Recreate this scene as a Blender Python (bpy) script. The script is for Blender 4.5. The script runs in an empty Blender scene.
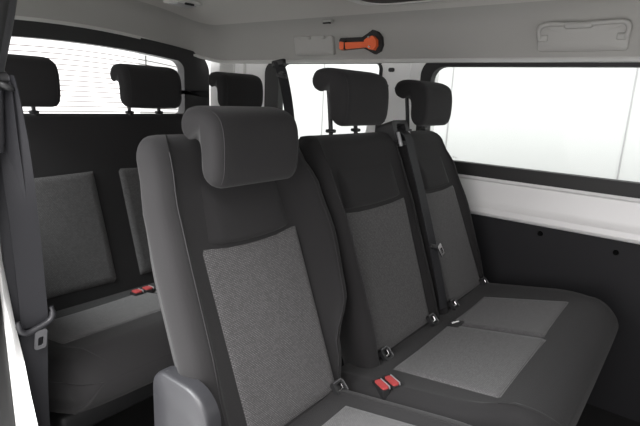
import bpy, bmesh, math, random
from mathutils import Vector, Matrix
random.seed(4)
SC = bpy.context.scene
COL = SC.collection

# ------------------------------------------------------------------ camera
YAW, PITCH, ROLL, FPX = 0.9155, -0.2330, 0.0463, 493.5
f_ = Vector((math.sin(YAW)*math.cos(PITCH), math.cos(YAW)*math.cos(PITCH), math.sin(PITCH)))
r0 = Vector((math.cos(YAW), -math.sin(YAW), 0)); u0 = r0.cross(f_)
r_ = r0*math.cos(ROLL)+u0*math.sin(ROLL); u_ = -r0*math.sin(ROLL)+u0*math.cos(ROLL)
cam = bpy.data.objects.new('camera', bpy.data.cameras.new('camera')); COL.objects.link(cam)
M = Matrix((r_, u_, -f_)).transposed().to_4x4(); M.translation = Vector((-0.708, -0.583, 1.100))
cam.matrix_world = M
cam.data.sensor_width = 36.0; cam.data.lens = FPX*36/640; cam.data.clip_start = 0.02
SC.camera = cam
# ------------------------------------------------------------------ light
W = bpy.data.worlds.new('studio'); SC.world = W; W.use_nodes = True
W.node_tree.nodes['Background'].inputs[0].default_value = (1.0, 0.985, 0.98, 1)
W.node_tree.nodes['Background'].inputs[1].default_value = 1.0
def area(name, loc, target, sx, sy, power, col=(1, 1, 1)):
    l = bpy.data.lights.new(name, 'AREA'); l.shape = 'RECTANGLE'; l.size = sx; l.size_y = sy
    l.energy = power; l.color = col
    o = bpy.data.objects.new(name, l); COL.objects.link(o); o.location = loc
    o.rotation_euler = (Vector(target)-Vector(loc)).to_track_quat('-Z', 'Y').to_euler()
    return o
area('unseen_softbox', (-3.4, 0.0, 1.5), (0.1, 0.3, 0.9), 3.0, 2.4, 44, (1, .95, .965))
area('unseen_softbox', (-2.3, 1.35, 3.0), (0.0, 0.65, 0.45), 1.8, 1.6, 130, (.97, 1, 1))  # added fill through the near rear window, brightens the back-row cushion
area('unseen_softbox', (-1.5, -.75, 2.75), (-.2, .45, .5), 1.3, 1.1, 38, (1, .98, .98))  # added overhead fill outside the door, lifts the shaded back-row cushion corner
SC.view_settings.view_transform = 'Standard'; SC.view_settings.look = 'None'
SC.view_settings.gamma = 1; SC.view_settings.use_curve_mapping = False
SC.view_settings.exposure = 1.05

# ------------------------------------------------------------------ materials
def mat(name, col, rough=.6, metal=0, spec=.5, sheen=0, bump=None, bscale=600, bstr=.15):
    m = bpy.data.materials.new(name); m.use_nodes = True
    nt = m.node_tree; b = nt.nodes['Principled BSDF']
    b.inputs['Base Color'].default_value = (*col, 1); b.inputs['Roughness'].default_value = rough
    b.inputs['Metallic'].default_value = metal; b.inputs['Specular IOR Level'].default_value = spec
    if sheen:
        b.inputs['Sheen Weight'].default_value = sheen; b.inputs['Sheen Roughness'].default_value = .5
    if bump:
        tc = nt.nodes.new('ShaderNodeTexCoord'); n = nt.nodes.new('ShaderNodeTexNoise')
        n.inputs['Scale'].default_value = bscale; n.inputs['Detail'].default_value = 2
        bp = nt.nodes.new('ShaderNodeBump'); bp.inputs['Strength'].default_value = bstr; bp.inputs['Distance'].default_value = .002
        nt.links.new(tc.outputs['Object'], n.inputs['Vector']); nt.links.new(n.outputs[0], bp.inputs['Height'])
        nt.links.new(bp.outputs[0], b.inputs['Normal'])
    return m
def weave(name, c1, c2, pitch):
    m = bpy.data.materials.new(name); m.use_nodes = True
    nt = m.node_tree; b = nt.nodes['Principled BSDF']
    b.inputs['Roughness'].default_value = .9; b.inputs['Specular IOR Level'].default_value = .2
    b.inputs['Sheen Weight'].default_value = .15
    tc = nt.nodes.new('ShaderNodeTexCoord')
    mp = nt.nodes.new('ShaderNodeMapping'); mp.inputs['Scale'].default_value = (1/pitch,)*3
    nt.links.new(tc.outputs['UV'], mp.inputs[0])
    br = nt.nodes.new('ShaderNodeTexBrick')
    br.inputs['Color1'].default_value = (*c2, 1); br.inputs['Color2'].default_value = tuple(.55*a+.45*c for a, c in zip(c1, c2))+(1,)
    br.inputs['Mortar'].default_value = (*c1, 1); br.inputs['Scale'].default_value = 1
    br.inputs['Mortar Size'].default_value = .22; br.inputs['Mortar Smooth'].default_value = .6
    br.inputs['Brick Width'].default_value = 1.3; br.inputs['Row Height'].default_value = .8
    nt.links.new(mp.outputs[0], br.inputs['Vector'])
    nt.links.new(br.outputs['Color'], b.inputs['Base Color'])
    bp = nt.nodes.new('ShaderNodeBump'); bp.inputs['Strength'].default_value = .25; bp.inputs['Distance'].default_value = .0015
    nt.links.new(br.outputs['Fac'], bp.inputs['Height']); bp.invert = True
    nt.links.new(bp.outputs[0], b.inputs['Normal'])
    return m
def glass(name, tint):
    m = bpy.data.materials.new(name); m.use_nodes = True
    nt = m.node_tree; nt.nodes.remove(nt.nodes['Principled BSDF'])
    t = nt.nodes.new('ShaderNodeBsdfTransparent'); t.inputs[0].default_value = (*tint, 1)
    g = nt.nodes.new('ShaderNodeBsdfGlossy'); g.inputs['Roughness'].default_value = .02
    fr = nt.nodes.new('ShaderNodeFresnel'); fr.inputs[0].default_value = 1.12
    mx = nt.nodes.new('ShaderNodeMixShader')
    nt.links.new(fr.outputs[0], mx.inputs[0]); nt.links.new(t.outputs[0], mx.inputs[1]); nt.links.new(g.outputs[0], mx.inputs[2])
    nt.links.new(mx.outputs[0], nt.nodes['Material Output'].inputs[0])
    return m
FAB = mat('charcoal_cloth', (.0200, .0192, .0198), .92, spec=.22, sheen=.08, bump=1, bscale=900, bstr=.25)
INS = weave('grey_woven_cloth', (.055, .0535, .054), (.150, .146, .148), .0042)
PIPE = mat('piping_cloth', (.026, .025, .026), .8, spec=.3)
PLAST = mat('black_plastic', (.018, .018, .019), .5)
GREYPL = mat('grey_plastic', (.026, .026, .029), .42, bump=1, bscale=500, bstr=.1)
RUBBER = mat('black_rubber', (.012, .012, .012), .6)
WEB = mat('belt_webbing', (.016, .016, .019), .7, spec=.4, bump=1, bscale=700, bstr=.3)
WHITE = mat('white_paint', (.86, .86, .85), .35)
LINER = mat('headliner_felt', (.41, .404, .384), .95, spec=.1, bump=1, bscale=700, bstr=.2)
LINER2 = mat('headliner_plastic', (.44, .434, .414), .6, bump=1, bscale=500, bstr=.08)
LINER3 = mat('headliner_lip', (.62, .62, .60), .6)
BLACKP = mat('black_wall_lining', (.0075, .0075, .0095), .75, bump=1, bscale=300, bstr=.1)
CARPET = mat('black_floor_mat', (.010, .010, .010), .9, bump=1, bscale=250, bstr=.4)
CHROME = mat('bright_metal', (.75, .75, .75), .25, 1)
STEEL = mat('dark_steel', (.12, .12, .13), .35, 1)
SILVER = mat('silver_plastic', (.42, .42, .43), .35, .3)
CLIP = mat('clip_plastic', (.002, .002, .002), .9, spec=.1)
BEZEL = mat('bezel_plastic', (.10, .10, .105), .3)
RED = mat('red_plastic', (.42, .06, .06), .5)
ORANGE = mat('orange_plastic', (.95, .16, .045), .45)
GLASS = glass('clear_glass', (.965, .975, .97)); GLASSR = glass('rear_glass', (.98, .98, .98))
STUDIO = mat('studio_white', (.50, .508, .50), .9)
GROUND = mat('studio_floor', (.8, .8, .79), .8)
SEAMM = mat('studio_seam', (.33, .33, .33), .9)
WIRE = mat('heating_wire', (.30, .22, .20), .6)
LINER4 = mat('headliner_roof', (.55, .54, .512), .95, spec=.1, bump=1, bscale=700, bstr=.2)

# ------------------------------------------------------------------ helpers
def link(name, me, m, parent=None, smooth=True):
    o = bpy.data.objects.new(name, me); COL.objects.link(o)
    if m: me.materials.append(m)
    if parent: o.parent = parent
    if smooth:
        for p in me.polygons: p.use_smooth = True
    return o
def sharp(me, ang=40):
    bm = bmesh.new(); bm.from_mesh(me)
    for e in bm.edges:
        if len(e.link_faces) == 2 and e.calc_face_angle(0) > math.radians(ang): e.smooth = False
    bm.to_mesh(me); bm.free()
def fromfaces(name, vs, fs, m, parent=None, smooth=True, sh=45, recalc=True):
    me = bpy.data.meshes.new(name); me.from_pydata([tuple(v) for v in vs], [], fs)
    if recalc:
        bm = bmesh.new(); bm.from_mesh(me); bmesh.ops.recalc_face_normals(bm, faces=bm.faces); bm.to_mesh(me); bm.free()
    o = link(name, me, m, parent, smooth)
    if smooth and sh: sharp(me, sh)
    return o
class MB:
    def __init__(s): s.v = []; s.f = []
    def add(s, vs, fs):
        n = len(s.v); s.v += [Vector(v) for v in vs]; s.f += [[i+n for i in q] for q in fs]
    def loft(s, rows, close=True, caps=True):
        n = len(rows[0]); vs = [p for r in rows for p in r]; fs = []
        for i in range(len(rows)-1):
            for j in range(n if close else n-1):
                k = (j+1) % n
                fs.append([i*n+j, i*n+k, (i+1)*n+k, (i+1)*n+j])
        if caps and close:
            fs.append(list(range(n))[::-1]); fs.append([(len(rows)-1)*n+j for j in range(n)])
        s.add(vs, fs)
    def box(s, c, d, rot=None, bev=0):
        bm = bmesh.new(); bmesh.ops.create_cube(bm, size=1)
        for v in bm.verts: v.co = Vector((v.co.x*d[0], v.co.y*d[1], v.co.z*d[2]))
        if bev: bmesh.ops.bevel(bm, geom=bm.edges[:], offset=bev, segments=3, profile=.5, affect='EDGES')
        R = rot.to_3x3() if rot else Matrix.Identity(3)
        vs = [R @ v.co + Vector(c) for v in bm.verts]; bm.verts.index_update()
        s.add(vs, [[v.index for v in fc.verts] for fc in bm.faces]); bm.free()
    def tube(s, pts, r, n=10):
        pts = [Vector(p) for p in pts]; rows = []; prev = None
        for i, p in enumerate(pts):
            d = (pts[min(i+1, len(pts)-1)]-pts[max(i-1, 0)]).normalized()
            a = prev if prev else (Vector((0, 0, 1)) if abs(d.z) < .9 else Vector((1, 0, 0)))
            x = (a-d*a.dot(d)).normalized(); y = d.cross(x); prev = x
            rr = r[i] if isinstance(r, (list, tuple)) else r
            rows.append([p+(x*math.cos(t)+y*math.sin(t))*rr for t in [2*math.pi*k/n for k in range(n)]])
        s.loft(rows)
    def prism(s, poly, fn0, fn1):
        a = [fn0(*q) for q in poly]; b = [fn1(*q) for q in poly]; s.loft([a, b])
    def ribbon(s, pts, wd, w, th):
        rows = []; pts = [Vector(p) for p in pts]
        for i, p in enumerate(pts):
            d = (pts[min(i+1, len(pts)-1)]-pts[max(i-1, 0)]).normalized()
            x = Vector(wd[i] if isinstance(wd, list) else wd); x = (x-d*x.dot(d)).normalized(); y = d.cross(x)
            ww = w[i] if isinstance(w, list) else w
            rows.append([p+x*a*ww/2+y*b*th/2 for a, b in ((-1, -1), (-.5, -1.15), (0, -1.2), (.5, -1.15), (1, -1), (1, 1), (.5, .85), (0, .8), (-.5, .85), (-1, 1))])
        s.loft(rows)
    def make(s, name, m, parent=None, smooth=True, sh=45):
        return fromfaces(name, s.v, s.f, m, parent, smooth, sh)
def catmull(pts, n, closed=False):
    out = []; L = len(pts); P = [Vector(p) for p in pts]
    for i in range(L if closed else L-1):
        if closed: a, b, c, d = P[(i-1) % L], P[i], P[(i+1) % L], P[(i+2) % L]
        else: a, b, c, d = P[max(i-1, 0)], P[i], P[i+1], P[min(i+2, L-1)]
        for k in range(n):
            t = k/n
            out.append(.5*((2*b)+(c-a)*t+(2*a-5*b+4*c-d)*t*t+(3*b-a-3*c+d)*t**3))
    if not closed: out.append(P[-1])
    return out
def rrect(x0, x1, y0, y1, r, n=6):
    rs = r if isinstance(r, (list, tuple)) else [r]*4; o = []
    for (cx, cy, a, rr) in ((x1, y1, 0, rs[0]), (x0, y1, 90, rs[1]), (x0, y0, 180, rs[2]), (x1, y0, 270, rs[3])):
        sx = 1 if a in (0, 270) else -1; sy = 1 if a in (0, 90) else -1
        for k in range(n+1):
            t = math.radians(a+90*k/n)
            o.append((cx-sx*rr+rr*math.cos(t), cy-sy*rr+rr*math.sin(t)))
    return o
def ringmesh(mb, outer, inner, fn0, fn1):
    n = len(outer); fs = []
    vs = [fn0(*q) for q in outer]+[fn0(*q) for q in inner]+[fn1(*q) for q in outer]+[fn1(*q) for q in inner]
    for j in range(n):
        k = (j+1) % n
        fs += [[j, k, n+k, n+j], [2*n+j, 3*n+j, 3*n+k, 2*n+k], [j, 2*n+j, 2*n+k, k], [n+j, n+k, 3*n+k, 3*n+j]]
    mb.add(vs, fs)
def tag(o, label=None, cat=None, group=None, kind=None):
    for k, v in (('label', label), ('category', cat), ('group', group), ('kind', kind)):
        if v: o[k] = v
    return o
def thing(name, label, cat, loc=(0, 0, 0), group=None):
    o = bpy.data.objects.new(name, None); COL.objects.link(o); o.location = loc; o.empty_display_size = .05
    return tag(o, label, cat, group)
def setparent(ch, par):
    ch.parent = par; ch.matrix_parent_inverse = Matrix.Translation(-par.location)
def interp(x, tab):
    if x <= tab[0][0]: return tab[0][1]
    for (a, p), (b, q) in zip(tab, tab[1:]):
        if x <= b:
            t = (x-a)/(b-a); t = t*t*(3-2*t); return p+(q-p)*t
    return tab[-1][1]

# ------------------------------------------------------------------ setting: cabin shell
XC = .42                                  # centre line of the van
def S(o): return tag(o, kind='structure')
mb = MB(); mb.box((XC, .25, -.03), (1.74, 3.2, .06)); S(mb.make('floor', CARPET, smooth=False))
mb = MB(); mb.box((.5, .3, -.48), (9, 10, .06)); S(mb.make('floor_outside', GROUND, smooth=False))
mb = MB(); mb.box((3.06, .8, 1.3), (.1, 9, 3.5)); wo = S(mb.make('wall_outside', STUDIO, smooth=False))
mb = MB()
for y in (1.049, -.157, 2.3): mb.box((3.008, y, 1.3), (.008, .009, 3.5))
S(mb.make('trim_outside', SEAMM, smooth=False))

# roof lining: rounded plan, rising in steps from its lower lip
X0, X1, Y0, Y1 = XC-.815, XC+.815, -1.45, 1.79
PROF = [(0, 0), (.006, .012), (.012, .04), (.022, .085), (.034, .112), (.055, .135), (.085, .150), (.11, .156), (.135, .166), (.2, .172), (.32, .176), (.5, .178), (.62, .18)]
def roof_z(x, y, d):
    k = 1-((x-XC)/.815)**2
    return 1.268+interp(d, PROF)+.105*max(k, 0)**.85
rows = []
for d, h in PROF:
    pl = rrect(X0+d, X1-d, Y0+d, Y1-d, max(.16-d*.6, .03), 10)
    dense = []
    for i, q in enumerate(pl):
        a, b = pl[i], pl[(i+1) % len(pl)]
        n = max(1, int(math.hypot(b[0]-a[0], b[1]-a[1])/.08)) if (i+1) % 11 == 0 else 1
        n = 14 if (i+1) % 11 == 0 else 1
        for k in range(n): dense.append((a[0]+(b[0]-a[0])*k/n, a[1]+(b[1]-a[1])*k/n))
    rows.append([Vector((x, y, roof_z(x, y, d))) for x, y in dense])
mb = MB()
outer = [[p+Vector(((p.x-XC)*.0, 0, .035)) for p in r] for r in rows]
seq = rows+[]
n = len(rows[0])
mb.loft(rows, caps=False); base = (len(rows)-1)*n
mb.f.append([base+j for j in range(n)])
o = len(mb.v); mb.loft(outer, caps=False); mb.f.append([o+base+j for j in range(n)])
for j in range(n): mb.f.append([j, (j+1) % n, o+(j+1) % n, o+j])
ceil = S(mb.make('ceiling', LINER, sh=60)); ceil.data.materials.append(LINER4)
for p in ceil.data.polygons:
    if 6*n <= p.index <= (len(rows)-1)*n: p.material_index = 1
# pale lip around the lower edge of the lining
mb = MB(); lip = [p+Vector((0, 0, -.002)) for p in rows[0]]
lo = rrect(X0, X1, Y0, Y1, .16, 10)
mb.loft([[p+Vector((a*(XC-p.x)*.012, a*(.2-p.y)*.006, b)) for p in lip] for a, b in ((0, .004), (.5, -.001), (.5, -.012), (-.6, -.014), (-.6, .004))], caps=False)
S(mb.make('trim_roof', LINER3))

# right side wall of the picture
mb = MB()
mb.box((1.300, .25, .325), (.06, 3.2, .65)); wr = S(mb.make('wall_right', BLACKP, smooth=False))
for y, z in ((-.136, .622), (-.394, .606)):
    mb = MB(); mb.tube([(1.2735, y, z), (1.262, y, z)], [.011, .008], 12); mb.make('lining_clip', CLIP, wr)
# painted sill under the window
prof = [(1.300, .850), (1.262, .850), (1.256, .835), (1.254, .812), (1.256, .800), (1.268, .792), (1.268, .775), (1.262, .72), (1.258, .700), (1.248, .688), (1.246, .668), (1.254, .656), (1.268, .650), (1.300, .650)]
mb = MB(); mb.loft([[Vector((a, y, b)) for a, b in prof] for y in (-1.35, -.6, 0, .6, 1.2, 1.79)]); S(mb.make('trim_1', WHITE, sh=30))
# painted upper structure: rail over the windows, pillar between them, rear pillar
mb = MB(); mb.box((1.30, .22, 1.30), (.05, 3.1, .08)); S(mb.make('trim_2', WHITE, smooth=False))
mb = MB()
mb.prism(rrect(.375, .66, .84, 1.275, .01), lambda y, z: Vector((1.262, y+(.0 if y < .5 else (1.05-z)*.30*(.6 if z > 1.05 else .75)), z)), lambda y, z: Vector((1.33, y+(.0 if y < .5 else (1.05-z)*.2), z)))
pil = S(mb.make('trim_3', WHITE))
mb = MB(); mb.prism(rrect(.555, .585, 1.216, 1.234, .008), lambda y, z: Vector((1.2585, y, z)), lambda y, z: Vector((1.264, y, z))); mb.tube([(1.258, .585, 1.156), (1.264, .585, 1.156)], .006, 10)
mb.make('access_hole', RUBBER, pil)
mb = MB(); mb.prism(rrect(.475, .49, .85, 1.27, .005), lambda y, z: Vector((1.256, y, z)), lambda y, z: Vector((1.264, y, z)))
mb.make('pillar_bead', WHITE, pil)
mb = MB(); mb.box((1.292, 1.57, 1.06), (.06, .46, .44), bev=.01); S(mb.make('trim_4', WHITE))
mb = MB(); mb.box((1.27, 1.50, 1.10), (.03, .02, .40), bev=.008); mb.box((1.262, 1.64, 1.10), (.03, .12, .40), bev=.01); S(mb.make('trim_5', LINER3))

def side_window(name, y0, y1, z0, z1, fr, r, x, seg=None):
    outer = rrect(y0, y1, z0, z1, r, 8); inner = rrect(y0+fr[0], y1-fr[1], z0+fr[2], z1-fr[3], [max(a-.015, .02) for a in r], 8)
    mb = MB(); ringmesh(mb, outer, inner, lambda y, z: Vector((x-.018, y, z)), lambda y, z: Vector((x+.022, y, z)))
    w = S(mb.make(name, RUBBER, sh=40))
    mb = MB(); mb.prism(rrect(y0+fr[0]-.008, y1-fr[1]+.008, z0+fr[2]-.008, z1-fr[3]+.008, .04, 8), lambda y, z: Vector((x+.006, y, z)), lambda y, z: Vector((x+.010, y, z)))
    mb.make('window_glass', GLASS, w, smooth=False)
    return w
w1 = side_window('window_1', -1.30, .418, .812, 1.272, (.06, .048, .050, .034), [.07, .07, .05, .05], 1.262)
mb = MB()
for k in range(7): mb.box((1.2665, .300-.011*k, .874+.003*(k % 2)), (.001, .006, .004))
mb.make('glass_stamp', SEAMM, w1, smooth=False)
w2 = side_window('window_2', .615, 1.335, .80, 1.262, (.012, .10, .03, .010), [.06, .04, .03, .03], 1.268)

# rear wall with the tailgate window
mb = MB(); mb.box((XC, 1.86, .45), (1.70, .06, .90)); S(mb.make('wall_back', BLACKP, smooth=False))
def top_z(x): return 1.362-.028*((x-.35)/.7)**2 if True else 0
out = rrect(XC-.815, XC+.815, .885, 1.362, [.10, .10, .05, .05], 10); inn = rrect(XC-.645, XC+.645, .962, 1.290, [.05, .05, .03, .03], 10)
def bow(y): return lambda x, z: Vector((x, y-.02*((x-XC)/.8)**2, z-(.05*((x-XC)/.7)**2 if z > 1.1 else 0)))
mb = MB()
def dens(pl, N=12):
    o = []
    for i in range(len(pl)):
        a, b = pl[i], pl[(i+1) % len(pl)]; n = N if (i+1) % 11 == 0 else 1
        o += [(a[0]+(b[0]-a[0])*k/n, a[1]+(b[1]-a[1])*k/n) for k in range(n)]
    return o
ringmesh(mb, dens(out), dens(inn), bow(1.79), bow(1.85))
w3 = S(mb.make('window_3', PLAST, sh=40))
mb = MB(); mb.prism(dens(rrect(XC-.65, XC+.65, .957, 1.295, [.05, .05, .03, .03], 10)), bow(1.822), bow(1.826)); mb.make('window_glass', GLASSR, w3, smooth=False)
mb = MB()
for k in range(13):
    z = .975+.0235*k
    pts = [(x, 1.8165-.02*((x-XC)/.8)**2, z-.05*((x-XC)/.7)**2*(.15+.85*k/12)) for x in [XC-.62+1.24*i/12 for i in range(13)]]
    mb.tube(pts, .0019, 4)
mb.make('heating_wires', WIRE, w3, smooth=False)
mb = MB(); mb.box((.845, 1.806, 1.235), (.004, .006, .055)); mb.make('aerial_strip', SEAMM, w3, smooth=False)

# near side: door pillar, lining and rear window
def px_(z): return interp(z, [(0, -.385), (.45, -.385), (.80, -.388), (1.07, -.362), (1.27, -.322)])
zs = [0, .2, .4, .6, .8, .95, 1.07, 1.16, 1.24, 1.29]
def strip(a0, a1, y0, y1, zz, r=.006):
    m_ = MB(); m_.loft([[Vector((px_(z)+a, y, z)) for a, y in rrect(a0, a1, y0, y1, r, 4)] for z in zz]); return m_
S(strip(-.05, -.002, .395, .62, zs).make('wall_left', LINER2))
jr = [(0, .20), (.2, .235), (.35, .268), (.479, .303), (.588, .335), (.71, .373), (.811, .393), (.95, .40)]
mb = MB(); rows_ = []
for z in [0, .1, .2, .3, .4, .48, .54, .6, .66, .72, .78, .84, .9, .95]:
    yr = interp(z, jr); yl = min(interp(z, [(0, .33), (.47, .346), (.60, .338), (.75, .372), (.95, .39)]), yr+.06)
    rows_.append([Vector(q) for q in ((-.385, yr, z), (-.3835, yr+.006, z), (-.392, .398, z), (-.404, .398, z), (-.404, yl+.006, z), (interp(z, [(.45, -.400), (.70, -.3955)]), yl, z))])
mb.loft(rows_); S(mb.make('trim_6', WHITE, sh=50))
S(strip(-.085, -.0155, .350, .42, zs[:9], .014).make('trim_7', RUBBER))
S(strip(-.040, .001, .366, .394, [.98, 1.0, 1.07, 1.12, 1.18, 1.24, 1.30], .012).make('trim_8', GREYPL))
mb = MB(); mb.box((-.42, 1.22, .42), (.06, 1.2, .84)); S(mb.make('wall_left.001', BLACKP, smooth=False))
w4 = side_window('window_4', .62, 1.76, .82, 1.272, (.05, .05, .04, .02), [.07, .07, .05, .05], -.405)

mb = MB(); mb.box((XC, -1.42, .47), (1.70, .06, .94)); S(mb.make('front_light_block', BLACKP, smooth=False))  # unseen block added where front seats would be, cuts light from the front
mb = MB(); mb.box((-.42, -1.15, .47), (.06, .55, .94)); S(mb.make('wall_left.002', BLACKP, smooth=False))
# roof window blind edge over the middle of the cabin
mb = MB(); ringmesh(mb, dens(rrect(-.22, 1.090, -1.3, .585, .10, 10)), dens(rrect(-.195, 1.060, -1.27, .555, .08, 10)), lambda x, y: Vector((x, y, 1.455)), lambda x, y: Vector((x, y, 1.50)))
rw = S(mb.make('window_5', LINER3, sh=40))
mb = MB(); mb.prism(rrect(-.19, 1.057, -1.265, .551, .08, 8), lambda x, y: Vector((x, y, 1.460)), lambda x, y: Vector((x, y, 1.466))); mb.make('roof_blind', RUBBER, rw, smooth=False)

# ------------------------------------------------------------------ seats
TH = math.radians(20); CU = math.radians(11)
def bframe(y0):
    o = Vector((0, y0, .43)); s = Vector((0, math.sin(TH), math.cos(TH))); t = Vector((0, -math.cos(TH), math.sin(TH)))
    return lambda x, a, b: o+Vector((x, 0, 0))+s*a+t*b
def cframe(y0):
    o = Vector((0, y0, .43)); s = Vector((0, -math.cos(CU), math.sin(CU))); t = Vector((0, math.sin(CU), math.cos(CU)))
    return lambda x, a, b: o+Vector((x, 0, 0))+s*a+t*b
def loop(xl, xr, il, ir, bl, br, th, rl=.03, rr=.03, tp=.012):
    """closed cross-section (x, t): flat middle, bolsters, sides, back"""
    c = [((il+ir)/2, -.003), (il+(ir-il)*.75, -.002), (ir-.004, 0), (ir+(xr-ir)*.38, br*.55), (xr-rr*1.15, br), (xr-rr*.35, br-rr*.30), (xr, br-rr*1.2),
         (xr-tp*.15, -th*.42), (xr-tp*.55, -th*.80), (xr-tp-.04, -th), ((il+ir)/2, -th-.006), (xl+tp+.04, -th), (xl+tp*.55, -th*.80), (xl+tp*.15, -th*.42), (xl, bl-rl*1.2),
         (xl+rl*.35, bl-rl*.30), (xl+rl*1.15, bl), (il-(il-xl)*.38, bl*.55), (il+.004, 0), (il+(ir-il)*.25, -.002)]
    return [(p.x, p.y) for p in catmull([Vector((a, b, 0)) for a, b in c], 4, True)]
def pad(name, fr, rows, top_r, m, parent, th, bot_r=.03):
    """rows: list of (s, loop kwargs); the last row gets rounded over by top_r"""
    out = []
    def put(s, lp, k, kx):
        xs = [p[0] for p in lp]; cx = (min(xs)+max(xs))/2
        mid = -th*.5
        out.append([fr(cx+(x-cx)*kx, s, mid+(t-mid)*k) for x, t in lp])
    s0, l0 = rows[0]; hw = (max(p[0] for p in l0)-min(p[0] for p in l0))/2
    for a in (90, 60, 30): 
        a = math.radians(a); put(s0-bot_r*math.sin(a)+0, l0, max(math.cos(a), .3), 1-bot_r*(1-math.cos(a))/hw)
    for s, lp in rows: put(s, lp, 1, 1)
    s1, l1 = rows[-1]; hw = (max(p[0] for p in l1)-min(p[0] for p in l1))/2
    for i in range(1, 8):
        a = math.radians(90*i/7); put(s1+top_r*math.sin(a), l1, max(math.cos(a), .06), 1-top_r*.9*(1-math.cos(a))/hw)
    mb = MB(); mb.loft(out); return mb.make(name, m, parent, sh=0), out
def patch(name, fr, xl, xr, s0, s1, m, parent, h=.005, bow_=0, bl=0, n=26, base=0., slant=0, xl1=None, xr1=None, fade=None):
    """soft upholstered panel lying on the pad; xl/xr at s0 may differ from xl1/xr1 at s1"""
    xl1 = xl if xl1 is None else xl1; xr1 = xr if xr1 is None else xr1
    vs, fs, uv = [], [], []
    for i in range(n+1):
        v = i/n
        for j in range(n+1):
            u = j/n
            a, b = xl+(xl1-xl)*v, xr+(xr1-xr)*v
            x = a+(b-a)*u
            top = s1+bow_*(1-(2*u-1)**2)+slant*(u-.5); bt = s0+bl*(1-(2*u-1)**2)
            s = bt+(top-bt)*v
            e = min(u*(b-a), (1-u)*(b-a), v*(s1-s0), (1-v)*(s1-s0))
            k = min(1, e/.012); k = math.sqrt(max(0, 1-(1-k)**2))
            if fade:
                k = min(1, u*(b-a)/fade[0], (1-u)*(b-a)/fade[0], (1-v)*(s1-s0)/fade[1]); k = k*k*(3-2*k)*math.sqrt(max(0, 1-(1-min(1, v*(s1-s0)/.010))**2))
            sag = -.003*math.sin(math.pi*u)
            vs.append(fr(x, s, base-.006+(h+.006)*k+sag)); uv.append((x, s))
    for i in range(n):
        for j in range(n): fs.append([i*(n+1)+j, i*(n+1)+j+1, (i+1)*(n+1)+j+1, (i+1)*(n+1)+j])
    N = len(vs)
    for i in range(n+1):
        for j in range(n+1):
            u, v = j/n, i/n; q = vs[i*(n+1)+j]
            vs.append(fr(uv[i*(n+1)+j][0], uv[i*(n+1)+j][1], base-.012)); uv.append(uv[i*(n+1)+j])
    for i in range(n):
        for j in range(n): fs.append([N+i*(n+1)+j, N+(i+1)*(n+1)+j, N+(i+1)*(n+1)+j+1, N+i*(n+1)+j+1])
    bd = [j for j in range(n+1)]+[i*(n+1)+n for i in range(1, n+1)]+[n*(n+1)+j for j in range(n-1, -1, -1)]+[i*(n+1) for i in range(n-1, 0, -1)]
    for k in range(len(bd)):
        a, b = bd[k], bd[(k+1) % len(bd)]; fs.append([a, N+a, N+b, b])
    ob = fromfaces(name, vs, fs, m, parent, sh=60)
    l = ob.data.uv_layers.new(name='UVMap')
    for li in ob.data.loops: l.data[li.index].uv = uv[li.vertex_index]
    return ob

def headrest(parent, xc, yf, zb, drop=False):
    """comma-shaped: thin slab with a hook over the top that runs rearwards, on two posts"""
    prof = [(0.004, -.004), (-.004, .02), (-.005, .07), (.002, .108), (.018, .128), (.05, .138), (.085, .139), (.110, .131), (.122, .110), (.114, .090), (.095, .084), (.070, .088), (.050, .080), (.042, .055), (.040, .015), (.034, -.006), (.018, -.012)]
    P = [(p.x, p.y) for p in catmull([Vector((a, b, 0)) for a, b in prof], 4, True)]
    cy, cz = .045, .06; hw = .118; rows = []
    for i in range(25):
        u = -1+2*i/24; a = abs(u)
        x = math.copysign(hw*(1-(1-min(a, 1))**1.0), u)
        x = hw*math.sin(u*math.pi/2)
        e = hw-abs(x); R = .028
        k = 1-(R*(1-math.sqrt(max(0, 1-(1-min(1, e/R))**2))))/.07
        rows.append([Vector((xc+x, yf+cy+(p-cy)*(.55+.45*k if False else k), zb+cz+(q-cz)*(1-(1-k)*.80))) for p, q in P])
    mb = MB(); mb.loft(rows); h = mb.make('headrest', FAB, parent, sh=0)
    # piping where the front panel meets the sides
    for sx in (-1, 1):
        mb = MB(); pts = []
        for p, q in [(a, b) for a, b in prof[:9]]:
            pts.append(Vector((xc+sx*(hw-.016), yf+cy+(p-cy)*.965, zb+cz+(q-cz)*.965)))
        mb.tube(catmull(pts, 3), .0010, 6); mb.make('piping', PIPE, h)
    for sx in (-1, 1):
        mb = MB(); mb.tube([(xc+sx*.062, yf+.092, zb+.08), (xc+sx*.062, yf+.085, zb+.03 if not drop else zb+.05), (xc+sx*.062, yf+.075, zb-.055 if not drop else zb+.0)], .0065, 10)
        mb.make('post', STEEL if False else PLAST, h)
        if not drop:
            mb = MB(); mb.box((xc+sx*.062, yf+.078, zb-.030), (.026, .022, .010), bev=.004); mb.make('post_sleeve', PLAST, h)
    return h
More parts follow.
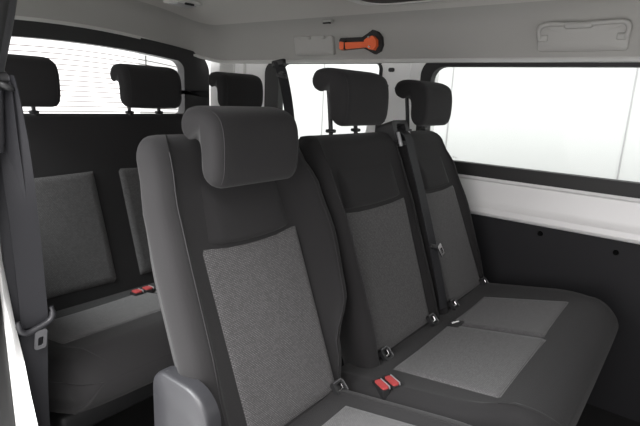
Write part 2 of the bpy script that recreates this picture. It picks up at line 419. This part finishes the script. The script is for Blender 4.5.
def isofix(parent, fr, x, s=-.010, t=.012):
    """small upright plastic frame round a dark pocket and a steel bar"""
    o = fr(0, 0, 0); o = Vector((0, o.y-.010, o.z+.010)); q = math.sqrt(.5)
    fr = lambda x_, a, b_: o+Vector((x_, a*q-b_*q, a*q+b_*q))
    s = 0; t = -.004
    mb = MB(); ringmesh(mb, rrect(x-.019, x+.019, s-.016, s+.020, .008, 4), rrect(x-.011, x+.011, s-.010, s+.012, .004, 4), lambda a, b: fr(a, b, t+.002), lambda a, b: fr(a, b, t+.014))
    b = mb.make('isofix_bezel', PLAST, parent, sh=40)
    mb = MB(); mb.prism(rrect(x-.0112, x+.0112, s-.0102, s+.0122, .004, 4), lambda a, c: fr(a, c, t), lambda a, c: fr(a, c, t+.005)); mb.make('pocket', RUBBER, b, smooth=False)
    mb = MB(); mb.tube([fr(x-.011, s-.004, t+.010), fr(x+.006, s-.004, t+.010), fr(x+.009, s+.008, t+.010)], .0032, 8); mb.make('steel_bar', CHROME, b)
    mb = MB(); mb.tube([fr(x-.016, s+.017, t+.0135), fr(x+.012, s+.017, t+.0135), fr(x+.0165, s+.010, t+.0135), fr(x+.0165, s-.012, t+.0135)], .0016, 8); mb.make('edge_glint', BEZEL, b)
    return b
def buckle(parent, fr, x, s, t, ang=0, sc=1.0, nx=1.0):
    R = lambda a, b: (x+a*nx*math.cos(ang)-b*math.sin(ang), s+a*nx*math.sin(ang)+b*math.cos(ang))
    mb = MB(); mb.prism(rrect(-.018*sc, .018*sc, -.036*sc, .030*sc, .006, 4), lambda a, b: fr(*R(a, b), t-.02), lambda a, b: fr(*R(a, b), t+.006))
    k = mb.make('buckle', PLAST, parent, sh=40)
    mb = MB(); mb.prism(rrect(-.0135*sc, .0135*sc, -.022*sc, .030*sc, .005, 4), lambda a, b: fr(*R(a, b), t+.004), lambda a, b: fr(*R(a, b), t+.010))
    mb.make('red_button', RED, k, sh=40)
    mb = MB(); mb.prism(rrect(.0145*sc, .018*sc, -.024*sc, .030*sc, .001, 2), lambda a, b: fr(*R(a, b), t+.004), lambda a, b: fr(*R(a, b), t+.011))
    mb.make('buckle_edge', SILVER, k, sh=40)
    return k
def seat_back(parent, y0, prof, il, ir, th, top_r, name='backrest', tp=.06, rl=.03):
    fr = bframe(y0)
    rows = []
    for i in range(22):
        s = -.03+(prof[-1][0]+.03)*i/21
        xl = interp(s, [(a, b) for a, b, c, d, e in prof]); xr = interp(s, [(a, c) for a, b, c, d, e in prof])
        bl = interp(s, [(a, d) for a, b, c, d, e in prof]); br = interp(s, [(a, e) for a, b, c, d, e in prof])
        rows.append((s, loop(xl, xr, il(s), ir(s), bl, br, th, rl=rl, tp=tp)))
    ob, grid = pad(name, fr, rows, top_r, FAB, parent, th)
    return ob, grid
def piping(parent, grid, idx, i0, i1, r=.0012):
    mb = MB(); mb.tube([grid[i][idx] for i in range(i0, i1)], r, 6); return mb.make('piping', PIPE, parent)

def cushion(parent, y0, xl, xr, il, ir, th, depth, bl, br, name='seat_cushion', sidecurve=.02, rl=.035):
    f0 = cframe(y0); rows = []
    fr = lambda x, a, b: f0(x, a-b*.26*max(0, a/depth)**2, b)
    for i in range(16):
        s = -.06+(depth-.065+.06)*i/15; k = i/15
        c = sidecurve*max(0, (k-.72)/.28)**2
        rows.append((s, loop(xl+c, xr-c, il, ir, bl*(1-.6*k), br*(1-.6*k), th, rl, rl)))
    return pad(name, fr, rows, .065, FAB, parent, th)[0]

def seat_frame_legs(parent, xs, y0, y1, z, name='leg'):
    for x in xs:
        for y in (y0, y1):
            mb = MB(); mb.box((x, y, z/2+.001), (.05, .07, z), bev=.008); mb.make('leg', PLAST, parent)

# ---- the single seat nearest the open door
s1 = thing('single_passenger_seat', 'single charcoal van seat nearest the camera, with grey woven centre and lowered headrest', 'seat', (0, 0, 0))
B = bframe(0); Cc = cframe(0)
P1 = [(-.03, -.205, .172, .004, .006), (.10, -.224, .192, .016, .022), (.22, -.227, .240, .028, .040), (.36, -.227, .252, .028, .038), (.48, -.219, .243, .018, .030), (.575, -.205, .222, .012, .012)]
il1 = lambda s: interp(s, [(0, -.130), (.41, -.140), (.6, -.13)]); ir1 = lambda s: interp(s, [(0, .150), (.41, .141), (.6, .13)])
bk, g = seat_back(s1, 0, P1, il1, ir1, .098, .060, rl=.036)
# side panel piping at the bolster crests
piping(s1, g, 64, 6, 26); piping(s1, g, 16, 6, 26)
patch('backrest_insert', B, -.130, .152, -.005, .408, INS, s1, xl1=-.141, xr1=.141, bow_=-.012)
patch('upper_panel', B, -.133, .137, .405, .575, FAB, s1, xl1=-.115, xr1=.115, bl=-.012, h=.010, fade=(.05, .12))
cushion(s1, 0, -.250, .172, -.155, .100, .13, .46, .018, .010)
patch('cushion_insert', Cc, -.155, .100, .055, .36, INS, s1)
isofix(s1, B, .14); isofix(s1, B, -.14)
mb = MB(); pl = rrect(-.012, .146, .33, .604, [.035, .06, .03, .03], 8)
def cov(x, k): return lambda y, z: Vector((x, .04+(y-.04)*k, .48+(z-.48)*k))
mb.loft([[cov(a, k)(*q) for q in pl] for a, k in ((-.215, 1), (-.236, 1), (-.243, .985), (-.246, .95), (-.246, .5))]); mb.make('recliner_cover', GREYPL, s1, sh=60)
mb = MB(); mb.box((-.03, -.20, .29), (.40, .46, .07), bev=.02); mb.make('seat_base', PLAST, s1)
seat_frame_legs(s1, (-.19, .13), -.36, .02, .27)
headrest(s1, .0, .112, .932, True)

# ---- the double seat beside it
s2 = thing('double_passenger_seat', 'charcoal two-person van seat in the middle row, beside the far wall lining', 'seat', (.7, 0, 0))
def T2(fn): return fn
old = set(bpy.data.objects)
PA = [(-.03, .272, .708, .020, .012), (.12, .262, .709, .034, .014), (.36, .257, .709, .036, .014), (.50, .253, .708, .024, .008), (.570, .256, .704, .008, .004)]
PB = [(-.03, .710, 1.120, .012, .010), (.12, .710, 1.122, .014, .014), (.30, .710, 1.122, .014, .014), (.46, .711, 1.094, .008, .010), (.556, .714, 1.050, .004, .004)]
ilA = lambda s: interp(s, [(0, .328), (.41, .313), (.6, .32)]); irA = lambda s: interp(s, [(0, .645), (.41, .660), (.6, .655)])
ilB = lambda s: interp(s, [(0, .775), (.41, .762), (.6, .765)]); irB = lambda s: interp(s, [(0, 1.078), (.41, 1.030), (.6, 1.0)])
b1, gA = seat_back(s2, 0, PA, ilA, irA, .12, .05); b2, gB = seat_back(s2, 0, PB, ilB, irB, .12, .062)
piping(s2, gA, 64, 6, 24); piping(s2, gB, 16, 6, 24)
patch('backrest_insert', B, .328, .645, -.005, .405, INS, s2, xl1=.313, xr1=.660, bow_=-.008)
patch('backrest_insert', B, .775, 1.078, -.005, .402, INS, s2, xl1=.762, xr1=1.028, bow_=-.008)
patch('upper_panel', B, .316, .658, .406, .565, FAB, s2, xl1=.325, xr1=.640, bl=-.008, h=.009, fade=(.05, .12))
patch('upper_panel', B, .765, 1.028, .403, .560, FAB, s2, xl1=.785, xr1=.99, bl=-.008, h=.009, fade=(.05, .12))
cushion(s2, 0, .178, 1.118, .275, .968, .13, .438, .002, .008, sidecurve=.05)
patch('cushion_insert', Cc, .292, .6412, .058, .345, INS, s2, xl1=.262, xr1=.6352)
patch('cushion_insert', Cc, .6418, .930, .058, .335, INS, s2, xl1=.6358, xr1=.965)
for x in (.35, .63, .79, 1.07): isofix(s2, B, x)
buckle(s2, Cc, .203, .088, .001, math.radians(33), .9, .66); buckle(s2, Cc, .230, .099, .001, math.radians(33), .9, .66)
mb = MB(); mb.box(Cc(.64, .085, .004), (.052, .034, .006), Matrix.Rotation(-CU, 4, 'X'), .0025); lp = mb.make('latch_slot', RUBBER, s2)
mb = MB(); mb.box(Cc(.637, .083, .010), (.030, .012, .008), Matrix.Rotation(math.radians(-25), 4, 'Z') @ Matrix.Rotation(-CU, 4, 'X'), .003); mb.make('latch', CHROME, lp)
mb = MB(); mb.box((.65, -.20, .29), (.90, .46, .07), bev=.02); mb.make('seat_base', PLAST, s2)
seat_frame_legs(s2, (.30, 1.02), -.36, .02, .27)
headrest(s2, .478, .178, 1.035); headrest(s2, .918, .172, 1.027)
# belt outlet on the shoulder between the two people
mb = MB(); ringmesh(mb, rrect(.665, .765, .572, .640, .012, 4), rrect(.688, .744, .560, .628, .006, 4), lambda a, b: B(a, b, -.05), lambda a, b: B(a, b, .012))
mb.box(B(.715, .632, -.022), (.092, .05, .012), Matrix.Rotation(-TH, 4, 'X'), .004)
bo = mb.make('belt_outlet', PLAST, s2, sh=40)
for xx in (.682, .748):
    mb = MB(); mb.box(B(xx, .578, .016), (.012, .008, .046), Matrix.Rotation(-TH, 4, 'X'), .002); mb.make('outlet_side', SILVER, bo)

# ---- back row
s3 = thing('rear_bench_seat', 'long charcoal three-person bench in the back row under the tailgate window', 'seat', (.38, .878, 0))
D = .878; B3 = bframe(D); C3 = cframe(D)
P3 = [(-.03, -.315, 1.075, .004, .004), (.2, -.315, 1.075, .010, .010), (.5, -.310, 1.07, .006, .006), (.594, -.30, 1.06, .002, .002)]
seat_back(s3, D, P3, lambda s: -.24, lambda s: 1.0, .11, .032)
for xl, xr, xl1, xr1 in ((-.265, .119, -.265, .126), (.196, .56, .208, .555), (.635, 1.01, .635, 1.01)):
    patch('backrest_insert', B3, xl, xr, .032, .421, INS, s3, xl1=xl1, xr1=xr1)
cushion(s3, D, -.305, 1.075, -.18, .95, .13, .485, .001, .001, sidecurve=.03, rl=.045)
for xl, xr in ((-.235, .150), (.153, .590), (.593, 1.0)):
    patch('cushion_insert', C3, xl, xr, .090, .348, INS, s3)
buckle(s3, C3, .112, .108, .006, .2, .8); buckle(s3, C3, .150, .108, .006, .2, .8)
mb = MB(); mb.box((.38, D-.18, .30), (1.30, .40, .07), bev=.02); mb.make('seat_base', PLAST, s3)
seat_frame_legs(s3, (-.2, .38, .95), D-.32, D+.02, .28)
for x in (-.078, .375, .815): headrest(s3, x, 1.024, 1.040)
for root in (s2, s3):
    for ch in root.children: ch.matrix_parent_inverse = Matrix.Translation(-root.location)

# ------------------------------------------------------------------ seat belts
def belt(label, group=None): return tag(thing('seat_belt', label, 'seat belt'), group=group)
# on the door pillar
sb = belt('grey seat belt hanging with its tongue on the near door pillar', None)
pts = catmull([(-.354, .380, 1.110), (-.352, .378, 1.03), (-.350, .374, .92), (-.348, .372, .80), (-.348, .370, .70), (-.348, .370, .645)], 5)
wd = [Vector((math.cos(a), -math.sin(a), 0)) for a in [math.radians(78-70*min(1, i/12)) for i in range(len(pts))]]
mb = MB(); mb.ribbon(pts, wd, .047, .0022); mb.make('webbing', WEB, sb)
pts = catmull([(-.358, .384, 1.10), (-.362, .384, 1.0), (-.362, .383, .88), (-.360, .382, .75), (-.359, .382, .62), (-.359, .384, .40), (-.362, .386, .15)], 5)
wd = [Vector((math.cos(a), -math.sin(a), 0)) for a in [math.radians(80-74*min(1, i/14)) for i in range(len(pts))]]
mb = MB(); mb.ribbon(pts, wd, .047, .0022); mb.make('webbing', WEB, sb)
pts = catmull([(-.352, .366, .635), (-.355, .370, .58), (-.360, .376, .45), (-.364, .380, .15)], 5)
mb = MB(); mb.ribbon(pts, Vector((1, -.15, 0)), .047, .0022); mb.make('webbing', WEB, sb)
mb = MB()   # tongue: cross bar with upturned ends and a metal loop under it
mb.tube(catmull([(-.380, .361, .668), (-.379, .359, .651), (-.368, .358, .642), (-.347, .358, .646), (-.327, .358, .653), (-.319, .359, .664), (-.320, .360, .680)], 4), [.004]*2+[.0062]*20+[.004]*3, 10)
tg = mb.make('tongue', GREYPL, sb)
mb = MB(); ringmesh(mb, rrect(-.3575, -.3365, .608, .646, .005, 4), rrect(-.3525, -.3415, .614, .632, .003, 4), lambda x, z: Vector((x+(z-.62)*.12, .353, z-.004)), lambda x, z: Vector((x+(z-.62)*.12, .357, z-.004))); mb.make('metal_loop', BEZEL, tg, sh=40)
mb = MB(); mb.tube([(-.372, .372, 1.098), (-.366, .362, 1.094), (-.358, .360, 1.09), (-.350, .366, 1.088), (-.348, .380, 1.09)], .006, 10)
mb.tube([(-.380, .372, 1.105), (-.356, .372, 1.105)], .011, 14); gd = mb.make('belt_guide', PLAST, sb)
mb = MB(); mb.tube([(-.357, .372, 1.105), (-.352, .372, 1.105)], .007, 6); mb.make('bolt', STEEL, gd)
# strap in front of the double seat
sb = belt('black seat belt with small silver tongue lying down the double seat backs')
pts = catmull([B(.715, .612, .004), B(.715, .585, .028), B(.718, .52, .028), B(.725, .40, .026), B(.726, .28, .024), B(.722, .16, .022), B(.716, .06, .020), B(.712, .02, .016)], 5)
mb = MB(); mb.ribbon(pts, Vector((1, 0, 0)), .048, .0024); mb.make('webbing', WEB, sb)
RB = Matrix.Rotation(-TH, 4, 'X')
mb = MB(); mb.box(B(.728, .218, .028), (.060, .010, .014), RB @ Matrix.Rotation(math.radians(18), 4, 'Y'), .003); tg = mb.make('tongue', PLAST, sb)
mb = MB(); ringmesh(mb, rrect(-.014, .014, -.05, -.004, .004, 4), rrect(-.008, .008, -.042, -.02, .002, 4), lambda a, b: B(.742+a*.9+b*-.3, .224+b*.8+a*.3, .033), lambda a, b: B(.742+a*.9-b*.3, .224+b*.8+a*.3, .036)); mb.make('metal_loop', CHROME, tg, sh=40)
# on the far rear window
sb = belt('black seat belt hanging from the roof edge against the rear side window')
pts = catmull([(1.214, 1.205, 1.262), (1.216, 1.190, 1.225), (1.218, 1.175, 1.19), (1.222, 1.145, 1.08), (1.224, 1.12, .95), (1.226, 1.10, .80), (1.228, 1.10, .60)], 5)
mb = MB(); mb.ribbon(pts, Vector((-.5, 1, 0)), .05, .003); mb.make('webbing', WEB, sb)
mb = MB(); mb.box((1.214, 1.178, 1.190), (.022, .068, .020), Matrix.Rotation(.2, 4, 'X'), .006); mb.tube([(1.203, 1.178, 1.20), (1.24, 1.178, 1.20)], .012, 12); mb.make('belt_guide', PLAST, sb)
mb = MB(); mb.box((1.222, 1.21, 1.252), (.025, .085, .034), Matrix.Rotation(-.15, 4, 'X'), .008); mb.make('anchor_cover', PLAST, sb)

# ------------------------------------------------------------------ fittings on the roof lining
eh = thing('emergency_hammer', 'orange emergency hammer clipped in a black holder on the roof lining', 'hammer', (1.205, .72, 1.335))
def HF(x): return lambda y, z: Vector((x+(1.335-z)*.22, y-.0, z))
back = [(.815, 1.350), (.806, 1.358), (.78, 1.358), (.69, 1.358), (.665, 1.370), (.635, 1.386), (.612, 1.378), (.594, 1.356), (.592, 1.325), (.604, 1.300), (.632, 1.288), (.662, 1.302), (.69, 1.314), (.78, 1.308), (.808, 1.306), (.815, 1.316)]
mb = MB(); mb.prism(back, HF(1.197), HF(1.222)); k = mb.make('holder', RUBBER, None, smooth=False); setparent(k, eh)
hnd = [(.804, 1.343), (.798, 1.346), (.78, 1.342), (.66, 1.342), (.66, 1.320), (.78, 1.314), (.798, 1.311), (.806, 1.316)]
mb = MB(); mb.prism([(a, b-.005) for a, b in hnd], HF(1.180), HF(1.198)); k = mb.make('handle', ORANGE, None, sh=30); setparent(k, eh)
mb = MB(); mb.box((1.186, .775, 1.325), (.016, .004, .036)); k = mb.make('clip', RUBBER, None, smooth=False); setparent(k, eh)
hd = [(.668, 1.342), (.645, 1.356), (.624, 1.360), (.608, 1.344), (.608, 1.320), (.624, 1.302), (.645, 1.306), (.668, 1.320)]
mb = MB(); mb.prism(hd, HF(1.176), HF(1.198)); k = mb.make('hammer_head', ORANGE, None, sh=30); setparent(k, eh)
for z in (1.354, 1.316):
    mb = MB(); mb.tube([HF(1.177)(.640, z), HF(1.168)(.640, z)], [.006, .004], 8); kk = mb.make('steel_tip', CHROME, None); setparent(kk, eh)

def grab(label, ya, yb, z0, z1, xs, full):
    t = thing('grab_handle', label, 'handle', (xs, (ya+yb)/2, (z0+z1)/2), 'grab handles on the roof lining' if False else None)
    F = lambda x: (lambda y, z: Vector((x+((z0+z1)/2-z)*.22, y, z)))
    mb = MB(); pl = rrect(ya, yb, z0, z1, .012, 5); c = ((ya+yb)/2, (z0+z1)/2)
    mb.loft([[F(x)(c[0]+(q[0]-c[0])*k, c[1]+(q[1]-c[1])*k) for q in pl] for x, k in ((xs+.02, 1), (xs, 1), (xs-.004, .96), (xs-.004, .4))])
    p = mb.make('cover_plate', LINER2, None, sh=60); setparent(p, t)
    if full:
        mb = MB(); zt = z1+.004
        pts = catmull([F(xs-.006)(ya+.008, z1-.045), F(xs-.010)(ya+.004, z1-.012), F(xs-.012)(ya+.022, zt), F(xs-.012)(ya+.08, zt), F(xs-.012)(c[0], zt-.002), F(xs-.012)(yb-.08, zt), F(xs-.012)(yb-.022, zt), F(xs-.010)(yb-.004, z1-.012), F(xs-.006)(yb-.008, z1-.045)], 5)
        mb.tube(pts, .0075, 10); p = mb.make('grip', LINER2, None); setparent(p, t)
        for y in (ya+.02, yb-.02):
            mb = MB(); mb.box(F(xs-.005)(y, z1-.038), (.012, .03, .022), bev=.005); p = mb.make('pivot', LINER2, None); setparent(p, t)
        mb = MB(); mb.box(F(xs-.013)(c[0]+.01, zt-.006), (.018, .085, .020), bev=.007); p = mb.make('hook', LINER2, None); setparent(p, t)
    else:
        for y in (ya+.05, c[0]+.02):
            mb = MB(); mb.box(F(xs-.004)(y, z1-.008), (.012, .02, .012), bev=.004); p = mb.make('clip', LINER2, None); setparent(p, t)
    return t
grab('grey folding grab handle on the roof lining above the large side window', -.325, -.045, 1.287, 1.368, 1.206, True)
grab('pale blank cover plate on the roof lining, just left of the orange hammer', .855, 1.09, 1.287, 1.372, 1.206, False)
ck = thing('coat_hook', 'small grey coat hook on the roof edge up and left of the hammer', 'hook', (1.16, .85, 1.42))
mb = MB(); mb.box((1.150, .85, 1.425), (.02, .05, .012), bev=.004); k = mb.make('hook_plate', LINER2, None); setparent(k, ck)
mb = MB(); mb.box((1.142, .85, 1.417), (.012, .04, .006), bev=.002); k = mb.make('hook_slot', RUBBER, None); setparent(k, ck)


lt = thing('roof_light', 'pale roof lamp on the ceiling above the back row', 'light', (.87, 1.50, 1.50))
mb = MB(); mb.box((.87, 1.52, 1.507), (.15, .11, .022), bev=.009); k = mb.make('lamp_housing', LINER3, None); setparent(k, lt)
mb = MB(); mb.box((.87, 1.52, 1.498), (.11, .075, .014), bev=.006); k = mb.make('lens', SILVER, None); setparent(k, lt)
mb = MB(); mb.box((.87, 1.468, 1.494), (.05, .012, .010), bev=.003); k = mb.make('switch', PLAST, None); setparent(k, lt)
